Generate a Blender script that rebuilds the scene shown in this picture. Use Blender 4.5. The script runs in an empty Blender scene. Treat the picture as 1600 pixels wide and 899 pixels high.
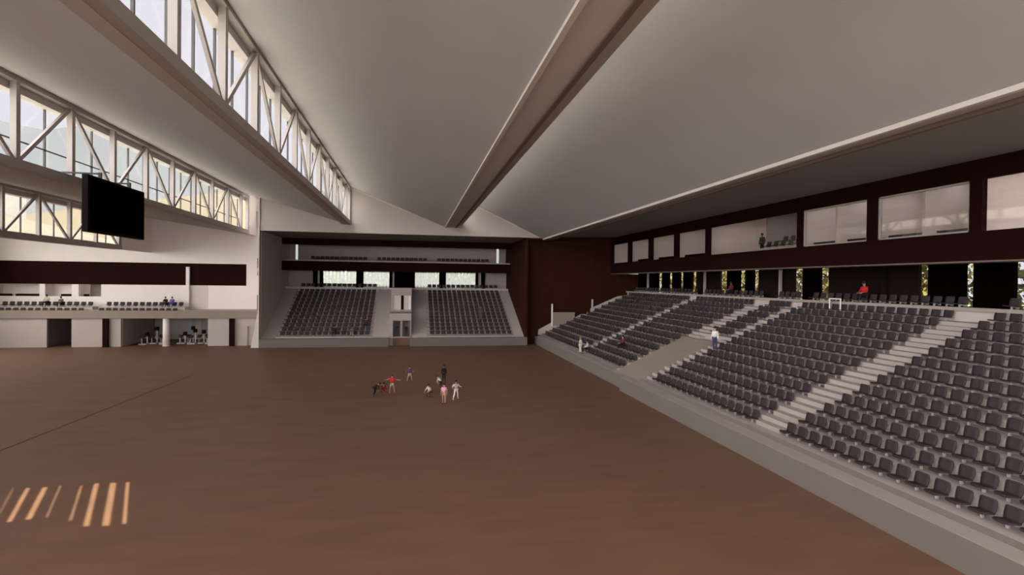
import bpy, bmesh, math, random
from mathutils import Vector, Matrix
random.seed(7)
K = 0.7                      # drawing units to metres
SC = bpy.context.scene
COL = SC.collection

# ---------------------------------------------------------------- camera
F = 842.0
CH = 11.0
Yd = Vector((646-800, 439-449.5, F)).normalized()
Xd = Vector((4600, 45.5, F)); Xd = (Xd - Yd*Xd.dot(Yd)).normalized()
Zd = Xd.cross(Yd)
if Zd.y > 0: Zd = -Zd
Rm = Matrix((Xd, Yd, Zd))
c0 = Rm @ Vector((1, 0, 0)); c1 = Rm @ Vector((0, -1, 0)); c2 = Rm @ Vector((0, 0, -1))
cam_d = bpy.data.cameras.new('camera'); cam = bpy.data.objects.new('camera', cam_d); COL.objects.link(cam)
cam_d.sensor_width = 36; cam_d.lens = F/1600*36; cam_d.clip_end = 2000; cam_d.clip_start = 0.05
cam.matrix_world = Matrix(((c0.x, c1.x, c2.x, 0), (c0.y, c1.y, c2.y, 0), (c0.z, c1.z, c2.z, CH*K), (0, 0, 0, 1)))
SC.camera = cam
def pr(x, y, z):
    c = Rm.transposed() @ Vector((x, y, z-CH))
    return (800+F*c.x/c.z, 449.5+F*c.y/c.z) if c.z > 0.1 else (-999, -999)

# ---------------------------------------------------------------- world, sun, exposure
W = bpy.data.worlds.new('sky'); SC.world = W; W.use_nodes = True
nt = W.node_tree; nt.nodes.clear()
o = nt.nodes.new('ShaderNodeOutputWorld'); bg = nt.nodes.new('ShaderNodeBackground')
tc = nt.nodes.new('ShaderNodeTexCoord'); sp = nt.nodes.new('ShaderNodeSeparateXYZ')
mr = nt.nodes.new('ShaderNodeMapRange'); cr = nt.nodes.new('ShaderNodeMixRGB')
SKY_FRONT = (1.0, 0.94, 1.0, 1); SKY_SUN = (8.2, 7.75, 7.45, 1)
vm = nt.nodes.new('ShaderNodeVectorMath'); vm.operation = 'DOT_PRODUCT'; vm.inputs[1].default_value = (-0.60, -0.62, 0.50)
nt.links.new(tc.outputs['Generated'], vm.inputs[0]); nt.links.new(vm.outputs['Value'], mr.inputs[0])
mr.inputs[1].default_value = 0.18; mr.inputs[2].default_value = 0.75
nt.links.new(mr.outputs[0], cr.inputs[0]); cr.inputs[1].default_value = SKY_FRONT; cr.inputs[2].default_value = SKY_SUN
nt.links.new(cr.outputs[0], bg.inputs[0]); bg.inputs[1].default_value = 1.0
nt.links.new(bg.outputs[0], o.inputs[0])
SUN_EL = math.radians(60)
sd = bpy.data.lights.new('sun', 'SUN'); sd.energy = 13.0; sd.color = (1.0, 0.95, 0.68); sd.angle = 0.006
so = bpy.data.objects.new('sun', sd); COL.objects.link(so)
so.rotation_euler = (math.radians(90)-SUN_EL, 0, 0)      # sun stands behind the viewer, shining towards +Y
SC.view_settings.view_transform = 'Standard'; SC.view_settings.look = 'None'
SC.view_settings.exposure = 0.0; SC.view_settings.gamma = 1.0; SC.view_settings.use_curve_mapping = False
SC.cycles.max_bounces = 8; SC.cycles.diffuse_bounces = 5; SC.cycles.sample_clamp_indirect = 4
SC.cycles.use_denoising = True

# ---------------------------------------------------------------- materials
def mat(name, rgb, rough=0.7, var=0.0, scale=3.0, metal=0.0, spec=0.3, stretch=None, bump=0.0):
    m = bpy.data.materials.new(name); m.use_nodes = True
    n = m.node_tree; b = n.nodes['Principled BSDF']
    b.inputs['Base Color'].default_value = (*rgb, 1); b.inputs['Roughness'].default_value = rough
    b.inputs['Metallic'].default_value = metal; b.inputs['Specular IOR Level'].default_value = spec
    if var > 0:
        tcn = n.nodes.new('ShaderNodeTexCoord'); mp = n.nodes.new('ShaderNodeMapping')
        nz = n.nodes.new('ShaderNodeTexNoise'); nz.inputs['Scale'].default_value = scale; nz.inputs['Detail'].default_value = 5
        rp = n.nodes.new('ShaderNodeValToRGB')
        rp.color_ramp.elements[0].position = 0.3; rp.color_ramp.elements[1].position = 0.7
        rp.color_ramp.elements[0].color = (*[c*(1-var) for c in rgb], 1); rp.color_ramp.elements[1].color = (*[min(1, c*(1+var)) for c in rgb], 1)
        if stretch: mp.inputs['Scale'].default_value = stretch
        n.links.new(tcn.outputs['Object'], mp.inputs[0]); n.links.new(mp.outputs[0], nz.inputs[0])
        n.links.new(nz.outputs[0], rp.inputs[0]); n.links.new(rp.outputs[0], b.inputs['Base Color'])
        if bump > 0:
            bp = n.nodes.new('ShaderNodeBump'); bp.inputs['Strength'].default_value = bump
            n.links.new(nz.outputs[0], bp.inputs['Height']); n.links.new(bp.outputs[0], b.inputs['Normal'])
    return m
def glass(name, tint=(0.93, 0.95, 0.96), refl=0.06):
    m = bpy.data.materials.new(name); m.use_nodes = True; n = m.node_tree; n.nodes.clear()
    out = n.nodes.new('ShaderNodeOutputMaterial'); mx = n.nodes.new('ShaderNodeMixShader')
    t = n.nodes.new('ShaderNodeBsdfTransparent'); g = n.nodes.new('ShaderNodeBsdfGlossy'); g.inputs['Roughness'].default_value = 0.03
    t.inputs[0].default_value = (*tint, 1); mx.inputs[0].default_value = refl
    n.links.new(t.outputs[0], mx.inputs[1]); n.links.new(g.outputs[0], mx.inputs[2]); n.links.new(mx.outputs[0], out.inputs[0])
    return m
M = dict(
    floor=mat('brown_court_floor', (0.165, 0.088, 0.058), 0.55, 0.10, 0.35, spec=0.25, stretch=(1, 3, 1)),
    line=mat('dark_red_line', (0.055, 0.012, 0.010), 0.6),
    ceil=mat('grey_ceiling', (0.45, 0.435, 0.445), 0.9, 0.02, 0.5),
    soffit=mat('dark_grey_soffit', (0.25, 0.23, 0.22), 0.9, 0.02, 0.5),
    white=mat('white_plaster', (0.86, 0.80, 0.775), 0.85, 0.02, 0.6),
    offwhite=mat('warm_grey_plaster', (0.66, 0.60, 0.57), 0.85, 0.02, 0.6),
    lowwall=mat('white_plaster_darkened_for_light', (0.46, 0.41, 0.385), 0.85, 0.02, 0.6),  # white plaster darkened where the light falls too strongly
    steel=mat('white_painted_steel', (0.42, 0.38, 0.365), 0.5, 0.02, 2.0),
    beam=mat('grey_painted_beam', (0.52, 0.49, 0.485), 0.7, 0.02, 1.0),
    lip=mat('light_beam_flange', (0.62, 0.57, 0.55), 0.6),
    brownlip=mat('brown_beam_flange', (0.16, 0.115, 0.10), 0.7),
    mullion=mat('dark_grey_metal', (0.06, 0.055, 0.055), 0.5),
    wood=mat('dark_brown_wood_cladding', (0.034, 0.0100, 0.0055), 0.8, 0.12, 1.2, stretch=(1, 1, 0.15), spec=0.08),
    woodr=mat('dark_brown_wood_fascia', (0.016, 0.0040, 0.0035), 0.85, 0.10, 1.2, stretch=(0.15, 0.15, 1), spec=0.06),
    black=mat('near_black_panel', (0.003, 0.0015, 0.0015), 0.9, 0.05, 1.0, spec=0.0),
    charcoal=mat('charcoal_door_panel', (0.014, 0.009, 0.009), 0.8, spec=0.02),
    conc=mat('warm_grey_concrete', (0.50, 0.44, 0.415), 0.85, 0.04, 0.8),
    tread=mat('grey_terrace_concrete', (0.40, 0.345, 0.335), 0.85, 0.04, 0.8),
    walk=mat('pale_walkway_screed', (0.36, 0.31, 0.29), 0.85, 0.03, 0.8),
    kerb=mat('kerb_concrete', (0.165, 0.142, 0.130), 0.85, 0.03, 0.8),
    step=mat('pale_step_concrete', (0.36, 0.31, 0.285), 0.8, 0.03, 0.8),
    ramp=mat('beige_ramp_screed', (0.28, 0.228, 0.195), 0.85, 0.05, 0.6),
    seat=mat('dark_grey_plastic', (0.042, 0.031, 0.035), 0.6, 0.05, 1.5, spec=0.15),
    bracket=mat('light_grey_bracket', (0.42, 0.39, 0.38), 0.5),
    screen=mat('black_screen', (0.006, 0.004, 0.004), 0.6, spec=0.1),
    glass=glass('clear_glass'),
    boxglass=glass('box_glass', (0.88, 0.86, 0.85), 0.05),
    leaf=mat('yellow_green_leaves', (0.15, 0.12, 0.035), 0.6, 0.5, 2.0),
    leafg=mat('fresh_green_leaves', (0.42, 0.58, 0.26), 0.6, 0.15, 2.0),
    bark=mat('brown_bark', (0.09, 0.06, 0.04), 0.9, 0.3, 4.0),
    hill=mat('hazy_blue_grey_hill', (0.115, 0.118, 0.140), 1.0, 0.10, 0.02),
    hall=mat('cream_facade', (0.18, 0.145, 0.112), 0.9),
    maroonpad=mat('dark_maroon_padding', (0.06, 0.018, 0.02), 0.7),
    sheet=mat('cream_roof_sheet', (0.17, 0.145, 0.118), 0.9),
    sheetw=mat('light_bounce_roof_sheet', (0.50, 0.46, 0.43), 0.9),  # roof sheet brightened to bounce sky light through the glazing
    passage=mat('dark_taupe_plaster', (0.20, 0.17, 0.15), 0.9),
    grass=mat('grass', (0.18, 0.24, 0.10), 1.0, 0.3, 0.3),
    bluegrey=mat('blue_grey_facade', (0.42, 0.50, 0.53), 0.8),
)

# ---------------------------------------------------------------- helpers
class MB:
    def __init__(s): s.v = []; s.f = []
    def add(s, vs, fs):
        n = len(s.v); s.v += [tuple(v) for v in vs]; s.f += [tuple(i+n for i in f) for f in fs]; return s
    def box(s, x0, x1, y0, y1, z0, z1):
        return s.add([(x0,y0,z0),(x1,y0,z0),(x1,y1,z0),(x0,y1,z0),(x0,y0,z1),(x1,y0,z1),(x1,y1,z1),(x0,y1,z1)],
                     [(0,3,2,1),(4,5,6,7),(0,1,5,4),(1,2,6,5),(2,3,7,6),(3,0,4,7)])
    def prism(s, pts, ext):
        e = Vector(ext); n = len(pts); p = [Vector(q) for q in pts]
        vs = p + [q+e for q in p]
        nn = Vector((0, 0, 0))
        for i in range(n): nn += p[i].cross(p[(i+1) % n])
        fs = [tuple(range(n)), tuple(range(2*n-1, n-1, -1))] + [(i, i+n, (i+1) % n+n, (i+1) % n) for i in range(n)]
        if nn.dot(e) > 0: fs = [tuple(reversed(f)) for f in fs]
        return s.add(vs, fs)
    def bar(s, p, q, w, h=None, side=None):
        p = Vector(p); q = Vector(q); d = (q-p).normalized(); h = h or w
        a = Vector(side) if side else (Vector((1, 0, 0)) if abs(d.x) < 0.9 else Vector((0, 0, 1)))
        a = (a-d*a.dot(d)).normalized(); b = d.cross(a)
        pts = [p+a*w/2+b*h/2, p-a*w/2+b*h/2, p-a*w/2-b*h/2, p+a*w/2-b*h/2]
        return s.prism(pts, q-p)
    def tube(s, p, q, r0, r1=None, n=8):
        p = Vector(p); q = Vector(q); r1 = r0 if r1 is None else r1; d = (q-p).normalized()
        a = d.orthogonal().normalized(); b = d.cross(a)
        c = [(a*math.cos(2*math.pi*i/n)+b*math.sin(2*math.pi*i/n)) for i in range(n)]
        vs = [p+u*r0 for u in c]+[q+u*r1 for u in c]
        return s.add(vs, [(i, (i+1) % n, (i+1) % n+n, i+n) for i in range(n)]+[tuple(range(n-1, -1, -1)), tuple(range(n, 2*n))])
    def ball(s, c, rx, ry, rz, n=10, m=7):
        c = Vector(c); vs = []; fs = []
        for j in range(m+1):
            t = math.pi*j/m
            for i in range(n):
                a = 2*math.pi*i/n
                vs.append(c+Vector((rx*math.sin(t)*math.cos(a), ry*math.sin(t)*math.sin(a), rz*math.cos(t))))
        for j in range(m):
            for i in range(n): fs.append((j*n+i, (j+1)*n+i, (j+1)*n+(i+1) % n, j*n+(i+1) % n))
        return s.add(vs, fs)
    def mesh(s, name, m, off=(0, 0, 0), smooth=False):
        me = bpy.data.meshes.new(name)
        me.from_pydata([((v[0]-off[0])*K, (v[1]-off[1])*K, (v[2]-off[2])*K) for v in s.v], [], s.f)
        me.materials.append(m); me.update()
        if smooth: me.polygons.foreach_set('use_smooth', [True]*len(me.polygons))
        return me
    def build(s, name, m, parent=None, smooth=False, base=None):
        off = (0, 0, 0)
        if parent is not None:
            off = tuple(parent.get('off', (0, 0, 0)))
        elif base is not None: off = base
        ob = bpy.data.objects.new(name, s.mesh(name, m, off, smooth)); COL.objects.link(ob)
        if parent is not None:
            ob.parent = parent
        else: ob.location = Vector(off)*K
        return ob
OFF = {}
def thing(name, label=None, cat=None, base=(0, 0, 0), group=None, kind=None):
    e = bpy.data.objects.new(name, None); COL.objects.link(e); e.location = Vector(base)*K; e.empty_display_size = 0.3
    e['off'] = base
    return tag(e, label, cat, group, kind)
def tag(e, label=None, cat=None, group=None, kind=None):
    if label: e['label'] = label
    if cat: e['category'] = cat
    if group: e['group'] = group
    if kind: e['kind'] = kind
    return e
def struct(name, mb, m, label=None):
    ob = mb.build(name, m); ob['kind'] = 'structure'
    if label: ob['label'] = label
    ob['category'] = name.split('_')[0].split('.')[0]
    return ob
def xz(pts, y0, y1, mb=None):
    return (mb or MB()).prism([(x, y0, z) for x, z in pts], (0, y1-y0, 0))
def yz(pts, x0, x1, mb=None):
    return (mb or MB()).prism([(x0, y, z) for y, z in pts], (x1-x0, 0, 0))

YN = -12.0      # near end of what is built
# ---------------------------------------------------------------- floor and ground
struct('floor', MB().box(-66, 42, YN, 118, -0.4, 0), M['floor'], 'wide brown court floor of the arena')
struct('ground', MB().box(-500, 400, -60, 700, -1.2, -0.45), M['grass'], 'green ground outside the arena')
tag(MB().box(-25.5, -25.40, YN, 39, 0, 0.012).prism([(-25.5, 39, 0), (-25.4, 39, 0), (-24.5, 67, 0), (-24.6, 67, 0)], (0, 0, 0.012)).build('floor_line', M['line']),
    'thin dark red marking line running down the left of the floor', 'line')

# ---------------------------------------------------------------- roof
TH = 0.35
def roof(x0, z0, x1, z1, y0, y1, label):
    struct('ceiling', xz([(x0, z0), (x1, z1), (x1, z1+TH), (x0, z0+TH)], y0, y1), M['ceil'], label)
    struct('roof_covering', xz([(x0, z0+TH+.01), (x1, z1+TH+.01), (x1, z1+TH+.09), (x0, z0+TH+.09)], y0, y1), M['sheet'] if x0 < -60 else M['sheetw'])
roof(7.0, 25.6, 22.3, 18.6, YN, 92, 'sloping ceiling bay above the right side of the court')
roof(-10.4, 26.3, 5.2, 20.2, YN, 92, 'sloping ceiling bay above the middle of the court')
roof(-43.2, 20.9, -27.0, 18.45, YN, 99.5, 'sloping ceiling bay left of the nearer low truss')
roof(-66, 20.9, -43.6, 15.35, YN, 99.5, 'sloping ceiling bay at the far left of the hall')
roof(-26.8, 24.7, -10.9, 20.2, 26, 92, 'sloping ceiling bay between the two long trusses')
# unseen near part of that bay, eight slots added to cast sun stripes
def zb(x): return 24.7+(x+26.8)*(20.2-24.7)/(26.8-10.9)
def up(x, y):                      # floor point traced up the sun's ray to the roof plane
    z = zb(x)
    return (x, y-z/math.tan(SUN_EL), z)
FS = [((-20.35, 32.03), (-18.26, 27.51), 0.14), ((-19.63, 31.92), (-17.63, 27.42), 0.3), ((-18.83, 31.89), (-16.98, 27.57), 0.34), ((-18.22, 32.06), (-16.31, 27.67), 0.15), ((-17.15, 31.9), (-15.07, 27.15), 0.18), ((-16.54, 32.08), (-14.05, 26.42), 0.33), ((-15.73, 32.05), (-13.24, 26.35), 0.4), ((-15.03, 32.04), (-12.54, 26.43), 0.26)]
mb = MB()
def flat(pts):
    mb.prism([(x, y, zb(x)) for x, y in pts], (0, 0, TH))
T0, T1y = 12.0, 24.0
sl = []
for a, b, w in FS:
    A = up(*a); B = up(*b); sl.append((A[0]-w/2, A[0]+w/2, A[1], B[0]-w/2, B[0]+w/2, B[1]))
flat([(-26.8, YN), (-10.9, YN), (-10.9, T0-6), (-26.8, T0-6)])
flat([(-26.8, T1y), (-10.9, T1y), (-10.9, 26), (-26.8, 26)])
yt = max(s[2] for s in sl)+0.01; yb = min(s[5] for s in sl)-0.01
flat([(-26.8, yt), (-10.9, yt), (-10.9, T1y), (-26.8, T1y)])
flat([(-26.8, T0-6), (-10.9, T0-6), (-10.9, yb), (-26.8, yb)])
def ext(s, side, y):
    xt, xb = s[side], s[3+side]
    return xt+(xb-xt)*(y-s[2])/(s[5]-s[2])
prev = None
for s in sl+[None]:
    L = [(-26.8, yt), (-26.8, yb)] if prev is None else [(ext(prev, 1, yt), yt), (ext(prev, 1, yb), yb)]
    Rr = [(-10.9, yb), (-10.9, yt)] if s is None else [(ext(s, 0, yb), yb), (ext(s, 0, yt), yt)]
    flat([L[0], L[1], Rr[0], Rr[1]])
    if s is not None:
        a0, a1, ya, b0, b1, yb_ = s
        flat([(ext(s, 0, yt), yt), (ext(s, 1, yt), yt), (a1, ya), (a0, ya)])
        flat([(b0, yb_), (b1, yb_), (ext(s, 1, yb), yb), (ext(s, 0, yb), yb)])
    prev = s
struct('ceiling', mb, M['ceil'], 'unseen near ceiling bay between the trusses, slots added to cast sun stripes')
# flat soffit and roof over the right stand
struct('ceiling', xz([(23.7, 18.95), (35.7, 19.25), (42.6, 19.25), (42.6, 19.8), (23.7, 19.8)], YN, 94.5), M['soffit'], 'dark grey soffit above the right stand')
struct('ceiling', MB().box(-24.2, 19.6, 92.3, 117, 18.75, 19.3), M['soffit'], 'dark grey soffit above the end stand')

# beams
def beam(x0, x1, z, label, zr=0.55):
    r = thing('ceiling_beam', label, 'beam', (x0, YN, z))
    MB().box(x0+0.25, x1-0.2, YN, 92, z+0.04, z+0.8).build('web', M['beam'], r)
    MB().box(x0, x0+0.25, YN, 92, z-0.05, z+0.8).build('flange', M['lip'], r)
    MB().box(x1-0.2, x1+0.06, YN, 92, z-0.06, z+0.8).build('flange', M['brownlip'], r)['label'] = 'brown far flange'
    return r
beam(5.15, 7.1, 20.1, 'long grey ceiling beam running away above the middle of the court')
r = thing('ceiling_beam', 'long pale ceiling beam along the front edge of the right stand soffit', 'beam', (22.2, YN, 18.5))
MB().box(22.45, 23.5, YN, 92, 18.55, 19.3).build('web', M['steel'], r)
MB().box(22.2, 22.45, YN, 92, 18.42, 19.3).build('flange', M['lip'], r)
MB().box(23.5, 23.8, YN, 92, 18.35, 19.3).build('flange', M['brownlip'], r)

# trusses: vertical frames under each step of the saw-tooth roof, with a glazed screen behind
def truss(x, z0, z1, y0, y1, ynode, pitch, phase, label, wlabel, wn, transom=True, dx=-0.95):
    t = thing('roof_truss', label, 'truss', (x, y0, z0))
    MB().box(x-0.28, x+0.28, y0, y1, z0, z0+0.62).build('bottom_chord', M['steel'], t)
    MB().box(x-0.28, x+0.28, y0, y1, z1-0.42, z1).build('top_chord', M['steel'], t)
    b = z0+0.35; tp = z1-0.25
    k0 = math.ceil((y0+0.3-ynode)/pitch); k = k0; ys = []
    while ynode+k*pitch < y1-0.2:
        ys.append((k, ynode+k*pitch)); k += 1
    for k, y in ys:
        MB().box(x-0.2, x+0.2, y-0.2, y+0.2, z0+0.05, z1-0.05).build('post', M['steel'], t)
    for (k, y), (k2, y2) in zip(ys, ys[1:]):
        lo = (k+phase) % 2 == 0
        MB().bar((x, y, b if lo else tp), (x, y2, tp if lo else b), 0.2, 0.28).build('diagonal', M['steel'], t)
    for yy in (y0+0.2, y1-0.2):
        MB().box(x-0.2, x+0.2, yy-0.2, yy+0.2, z0+0.05, z1-0.05).build('end_post', M['steel'], t)
    # glazing
    w = thing('window_%d' % wn, wlabel, 'window', (x+dx, y0, z0), kind='structure')
    xg = x+dx
    f = MB().box(xg-0.12, x-0.28 if dx < 0 else xg+0.12, y0, y1, z0-0.02, z0+0.75).box(xg-0.12, x-0.28 if dx < 0 else xg+0.12, y0, y1, z1-0.95, z1)
    f.build('window_frame', M['beam'], w)
    m2 = MB(); y = y0+1
    n = 0; st = pitch/2.0
    y = ynode-st*0.5+math.ceil((y0-ynode)/st)*st
    while y < y1:
        if y > y0+0.1: m2.box(xg-0.07, xg+0.07, y-0.055, y+0.055, z0+0.7, z1-0.9)
        y += st
    if transom: m2.box(xg-0.05, xg+0.05, y0, y1, z0+2.2, z0+2.3)
    m2.build('mullion', M['mullion'], w)
    MB().box(xg-0.02, xg+0.02, y0, y1, z0+0.7, z1-0.9).build('pane', M['glass'], w)
    return t
truss(-10.5, 20.1, 26.4, YN, 92, 32.4, 6.15, 0, 'white steel roof truss left of the middle ceiling beam, nearest the court centre',
      'long glazed strip behind the high truss nearest the court centre', 1, transom=False)
truss(-26.9, 18.4, 24.7, YN, 95, 42.5, 6.12, 0, 'white steel roof truss behind the black hanging screen',
      'long glazed strip above the black screen showing grey-blue buildings', 2)
truss(-43.4, 15.2, 21.0, YN, 90.3, 66.6, 5.8, 0, 'lowest white steel roof truss at the far left, ending beside the black screen',
      'glazed strip at the far left showing a bright cream roof', 3, transom=False)
truss(7.75, 20.5, 25.7, YN, 92, 32.4, 6.15, 1, 'white steel roof truss hidden above the middle ceiling beam',
      'glazed strip hidden behind the middle ceiling beam', 4, transom=False, dx=-.45)
struct('trim_6', MB().box(6.9, 7.5, YN, 92, 20.6, 21.2).box(6.9, 7.5, YN, 92, 25.0, 25.8), M['beam'])  # filler boxes added to stop sun leaking past the beam
struct('wall_left_upper', MB().box(-43.6, -43.1, 90.3, 99.5, 15.2, 21.2), M['white'])
struct('wall_truss_end', MB().box(-27.2, -26.6, 95, 99.5, 18.4, 25), M['white'])

# ---------------------------------------------------------------- gable wall and end walls
mb = xz([(-24.3, 18.75), (20.4, 18.75), (20.4, 19.6), (7.4, 25.8), (5.3, 20.3), (-10.2, 26.3), (-10.6, 20.4), (-24.3, 24.2)], 92, 92.4)
# concave outline: build as convex pieces instead
mb = MB()
for pts in ([(-24.3, 18.75), (-10.6, 18.75), (-10.6, 20.5), (-24.3, 24.3)], [(-10.6, 18.75), (5.3, 18.75), (5.3, 20.5), (-10.6, 26.7)], [(5.3, 18.75), (22.2, 18.75), (22.2, 18.9), (8.0, 25.6), (5.3, 25.6)]):
    xz(pts, 92, 92.4, mb)
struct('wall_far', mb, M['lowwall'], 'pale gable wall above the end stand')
struct('trim_1', MB().bar((-9.9, 91.9, 26.0), (-0.5, 91.9, 22.35), 0.15, 0.16), M['lip'])
struct('trim_2', MB().bar((8.6, 91.9, 24.85), (17.5, 91.9, 20.75), 0.15, 0.16), M['lip'])
# flared pillar / side wall left of the end stand
struct('wall_pillar_left', xz([(-25.4, 0), (-24.2, 0), (-24.2, 24.3), (-24.35, 24.3), (-24.35, 6)], 91.75, 95.5), M['offwhite'])
struct('wall_end_left', MB().box(-24.6, -24.15, 92.87, 117, 0, 19), M['offwhite'], 'warm grey side wall left of the end stand')
struct('wall_end_right', MB().box(19.25, 19.7, 92.87, 117, 0, 19.2), M['wood'], 'dark brown wood wall right of the end stand')
struct('wall_corner', MB().box(19.3, 36.4, 94.15, 94.6, 0, 19.2).box(36.4, 43, 94.15, 94.6, 0, 12.7).box(19.25, 19.7, 92.3, 92.87, 1.4, 18.9), M['wood'], 'dark brown wood wall in the corner between the stands')
struct('wall_near_fill', xz([(19.7, 18.4), (22.2, 18.4), (23.8, 18.4), (36, 19.2), (36, 19.4), (19.7, 19.4)], 92.4, 94.2), M['wood'])

# left wing behind the hall
wl = MB()
Yw = 99.5
wl.box(-66, -59.5, Yw, Yw+.4, 9.8, 13.6)
w = MB()
xz([(-70, 13.5), (-43.4, 13.5), (-43.4, 15.6), (-66, 21.2), (-70, 21.2)], Yw, Yw+.4, w); xz([(-43.4, 13.5), (-27, 13.5), (-27, 18.8), (-43.4, 21.2)], Yw, Yw+.4, w); w.box(-27, -24.4, Yw, Yw+.4, 13.5, 25)                      # high white wall
w.box(-66, -24.4, Yw, Yw+.4, 4.5, 7.8)
w.box(-59.5, -58.7, Yw, Yw+.4, 7.8, 9.8); w.box(-54.9, -53.9, Yw, Yw+.4, 7.8, 9.8); w.box(-50.6, -37.1, Yw, Yw+.4, 7.8, 9.8)
w.box(-34.4, -24.4, Yw, Yw+.4, 7.8, 9.8); w.box(-28.3, -24.4, Yw, Yw+.4, 9.8, 13.5)
w.box(-66.5, -66, 90, 107, 0, 26); w.box(-66.5, -66, YN, 90, 0, 9)  # lower left part is unseen, added to cut low sky light
struct('wall_near_light_block', MB().box(-66, 42, YN-.5, YN, 0, 8.5), M['white'], 'low unseen wall added at the near end to block horizon light')  # unseen wall added to keep low sky light off the far walls
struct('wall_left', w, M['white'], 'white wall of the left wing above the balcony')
struct('wall_left_recess', MB().box(-37.1, -34.4, Yw+.1, Yw+.4, 7.8, 9.8).box(-37.2, -34.4, Yw-.03, Yw, 5.9, 9.8), M['offwhite'])
struct('trim_3', MB().box(-66, -28.3, Yw-.05, Yw+.35, 9.8, 13.5), M['woodr'], 'dark brown band across the white left wing')
struct('trim_4', MB().box(-37.65, -37.15, Yw-.5, Yw-.05, 6.0, 12.9), M['white'], 'thin white fin on the brown band')
struct('wall_left_rooms', MB().box(-70, -50, Yw+2.2, Yw+2.4, 6, 10.5).box(-70, -66, Yw+.4, Yw+2.2, 10.0, 10.3).box(-66, -50, Yw+.4, Yw+2.2, 10.0, 10.3).box(-59.4, -58.9, Yw+.4, Yw+2.2, 7, 10).box(-54.8, -54.2, Yw+.4, Yw+2.2, 7, 10), M['white'])
mb = MB()
for x0, x1 in ((-66, -64.4), (-63.5, -59.7), (-57.0, -54.95), (-53.7, -53.2)):
    mb = MB().box(x0, x1, Yw+1, Yw+1.7, 7.3, 8.15)
    tag(mb.build('low_bench', M['charcoal']), 'dark low bench behind the opening above the left balcony, %s' % {-66: 'at the frame edge', -63.5: 'in the widest opening', -57.0: 'in the middle opening', -53.7: 'in the darkest opening'}[x0], 'bench')
struct('wall_left_dark', MB().box(-53.2, -50.7, Yw+2.0, Yw+2.15, 7.5, 10), M['passage'])
# balcony slab
struct('ceiling_balcony', MB().box(-66, -24.6, 94.7, Yw, 4.5, 5.0).box(-66, -24.6, 94.7, 95.0, 5.0, 5.75), M['ramp'], 'balcony slab and parapet of the left wing')
struct('floor_balcony', MB().box(-66, -24.6, 95.0, Yw, 5.0, 5.2).box(-66, -24.6, 96.8, Yw, 5.2, 5.75), M['tread'], 'stepped balcony floor of the left wing')
# ground floor rooms of the left wing
g = MB()
g.box(-66, -55.8, 95, 95.4, 0, 4.5); g.box(-52.4, -45.5, 95, 95.4, 0, 4.5); g.box(-32.8, -26.8, 95, 95.4, 0, 4.5); g.box(-26.8, -24.4, 95, 95.4, 3.2, 4.5); g.box(-26.8, -24.4, 95.3, 95.7, 0, 3.2)
g.box(-45.7, -45.4, 95.4, 106, 0, 4.5); g.box(-32.8, -32.5, 95.4, 106, 0, 4.5); g.box(-46, -32, 106, 106.3, 0, 4.5)
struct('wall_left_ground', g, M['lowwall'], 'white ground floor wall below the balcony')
struct('wall_left_passage', MB().box(-56, -55.8, 95.4, 101, 0, 4.5).box(-52.4, -52.2, 95.4, 101, 0, 4.5).box(-56, -54.6, 101, 101.3, 0, 4.5).box(-53.5, -52.2, 101, 101.3, 0, 4.5).box(-54.6, -53.5, 101, 101.3, 3.3, 4.5), M['passage'])
struct('ceiling_left_rooms', MB().box(-66, -24.6, 99.5, 107, 4.5, 4.8), M['offwhite'])
d = thing('door_1', 'pale inner door at the end of the dark passage', 'door', (-54, 101, 0), kind='structure')
MB().box(-54.6, -53.5, 101.05, 101.15, 0, 3.3).build('door_leaf', M['offwhite'], d)
MB().box(-53.75, -53.65, 100.95, 101.05, 1.5, 1.75).build('door_handle', M['mullion'], d)
for x0, lab in ((-47.9, 'dark brown column left of the gym opening under the balcony'), (-29.5, 'dark brown column near the end stand under the balcony')):
    c = thing('column', lab, 'column', (x0+.4, 94.6, 0)); MB().box(x0+.05, x0+.8, 94.45, 94.85, 0.1, 4.5).build('shaft', M['woodr'], c)
    MB().box(x0, x0+.85, 94.4, 94.9, 0, .1).build('base', M['black'], c)
c = thing('column', 'white column in front of the gym machines', 'column', (-39, 95.4, 0)); MB().tube((-39.1, 95.4, 0.1), (-39.1, 95.4, 4.5), .5, n=16).build('shaft', M['white'], c, smooth=True)
MB().tube((-39.1, 95.4, 0), (-39.1, 95.4, .1), .56, n=16).build('base', M['white'], c)
struct('window_5', MB().box(-26.55, -24.7, 99.38, 99.45, 11.6, 14.6), M['ramp'], 'upper grey recess in the corner of the left wing')
struct('window_6', MB().box(-25.9, -24.7, 99.33, 99.38, 11.6, 14.6), M['passage'])
struct('window_7', MB().box(-26.55, -24.7, 99.38, 99.45, 5.75, 8.2), M['ramp'], 'lower grey recess in the corner of the left wing')
struct('wall_left_corner', MB().box(-27.4, -25.9, 98.9, 99.4, 20.0, 22.6), M['lowwall'])
struct('wall_left_corner', MB().box(-25.9, -24.6, 98.7, 99.4, 19.9, 22.9), M['passage'])
struct('ceiling', MB().box(-27.5, -24.0, 92.4, 100, 24.9, 25.2), M['ceil'])  # roof piece added to keep the sun off the wing corner
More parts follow.
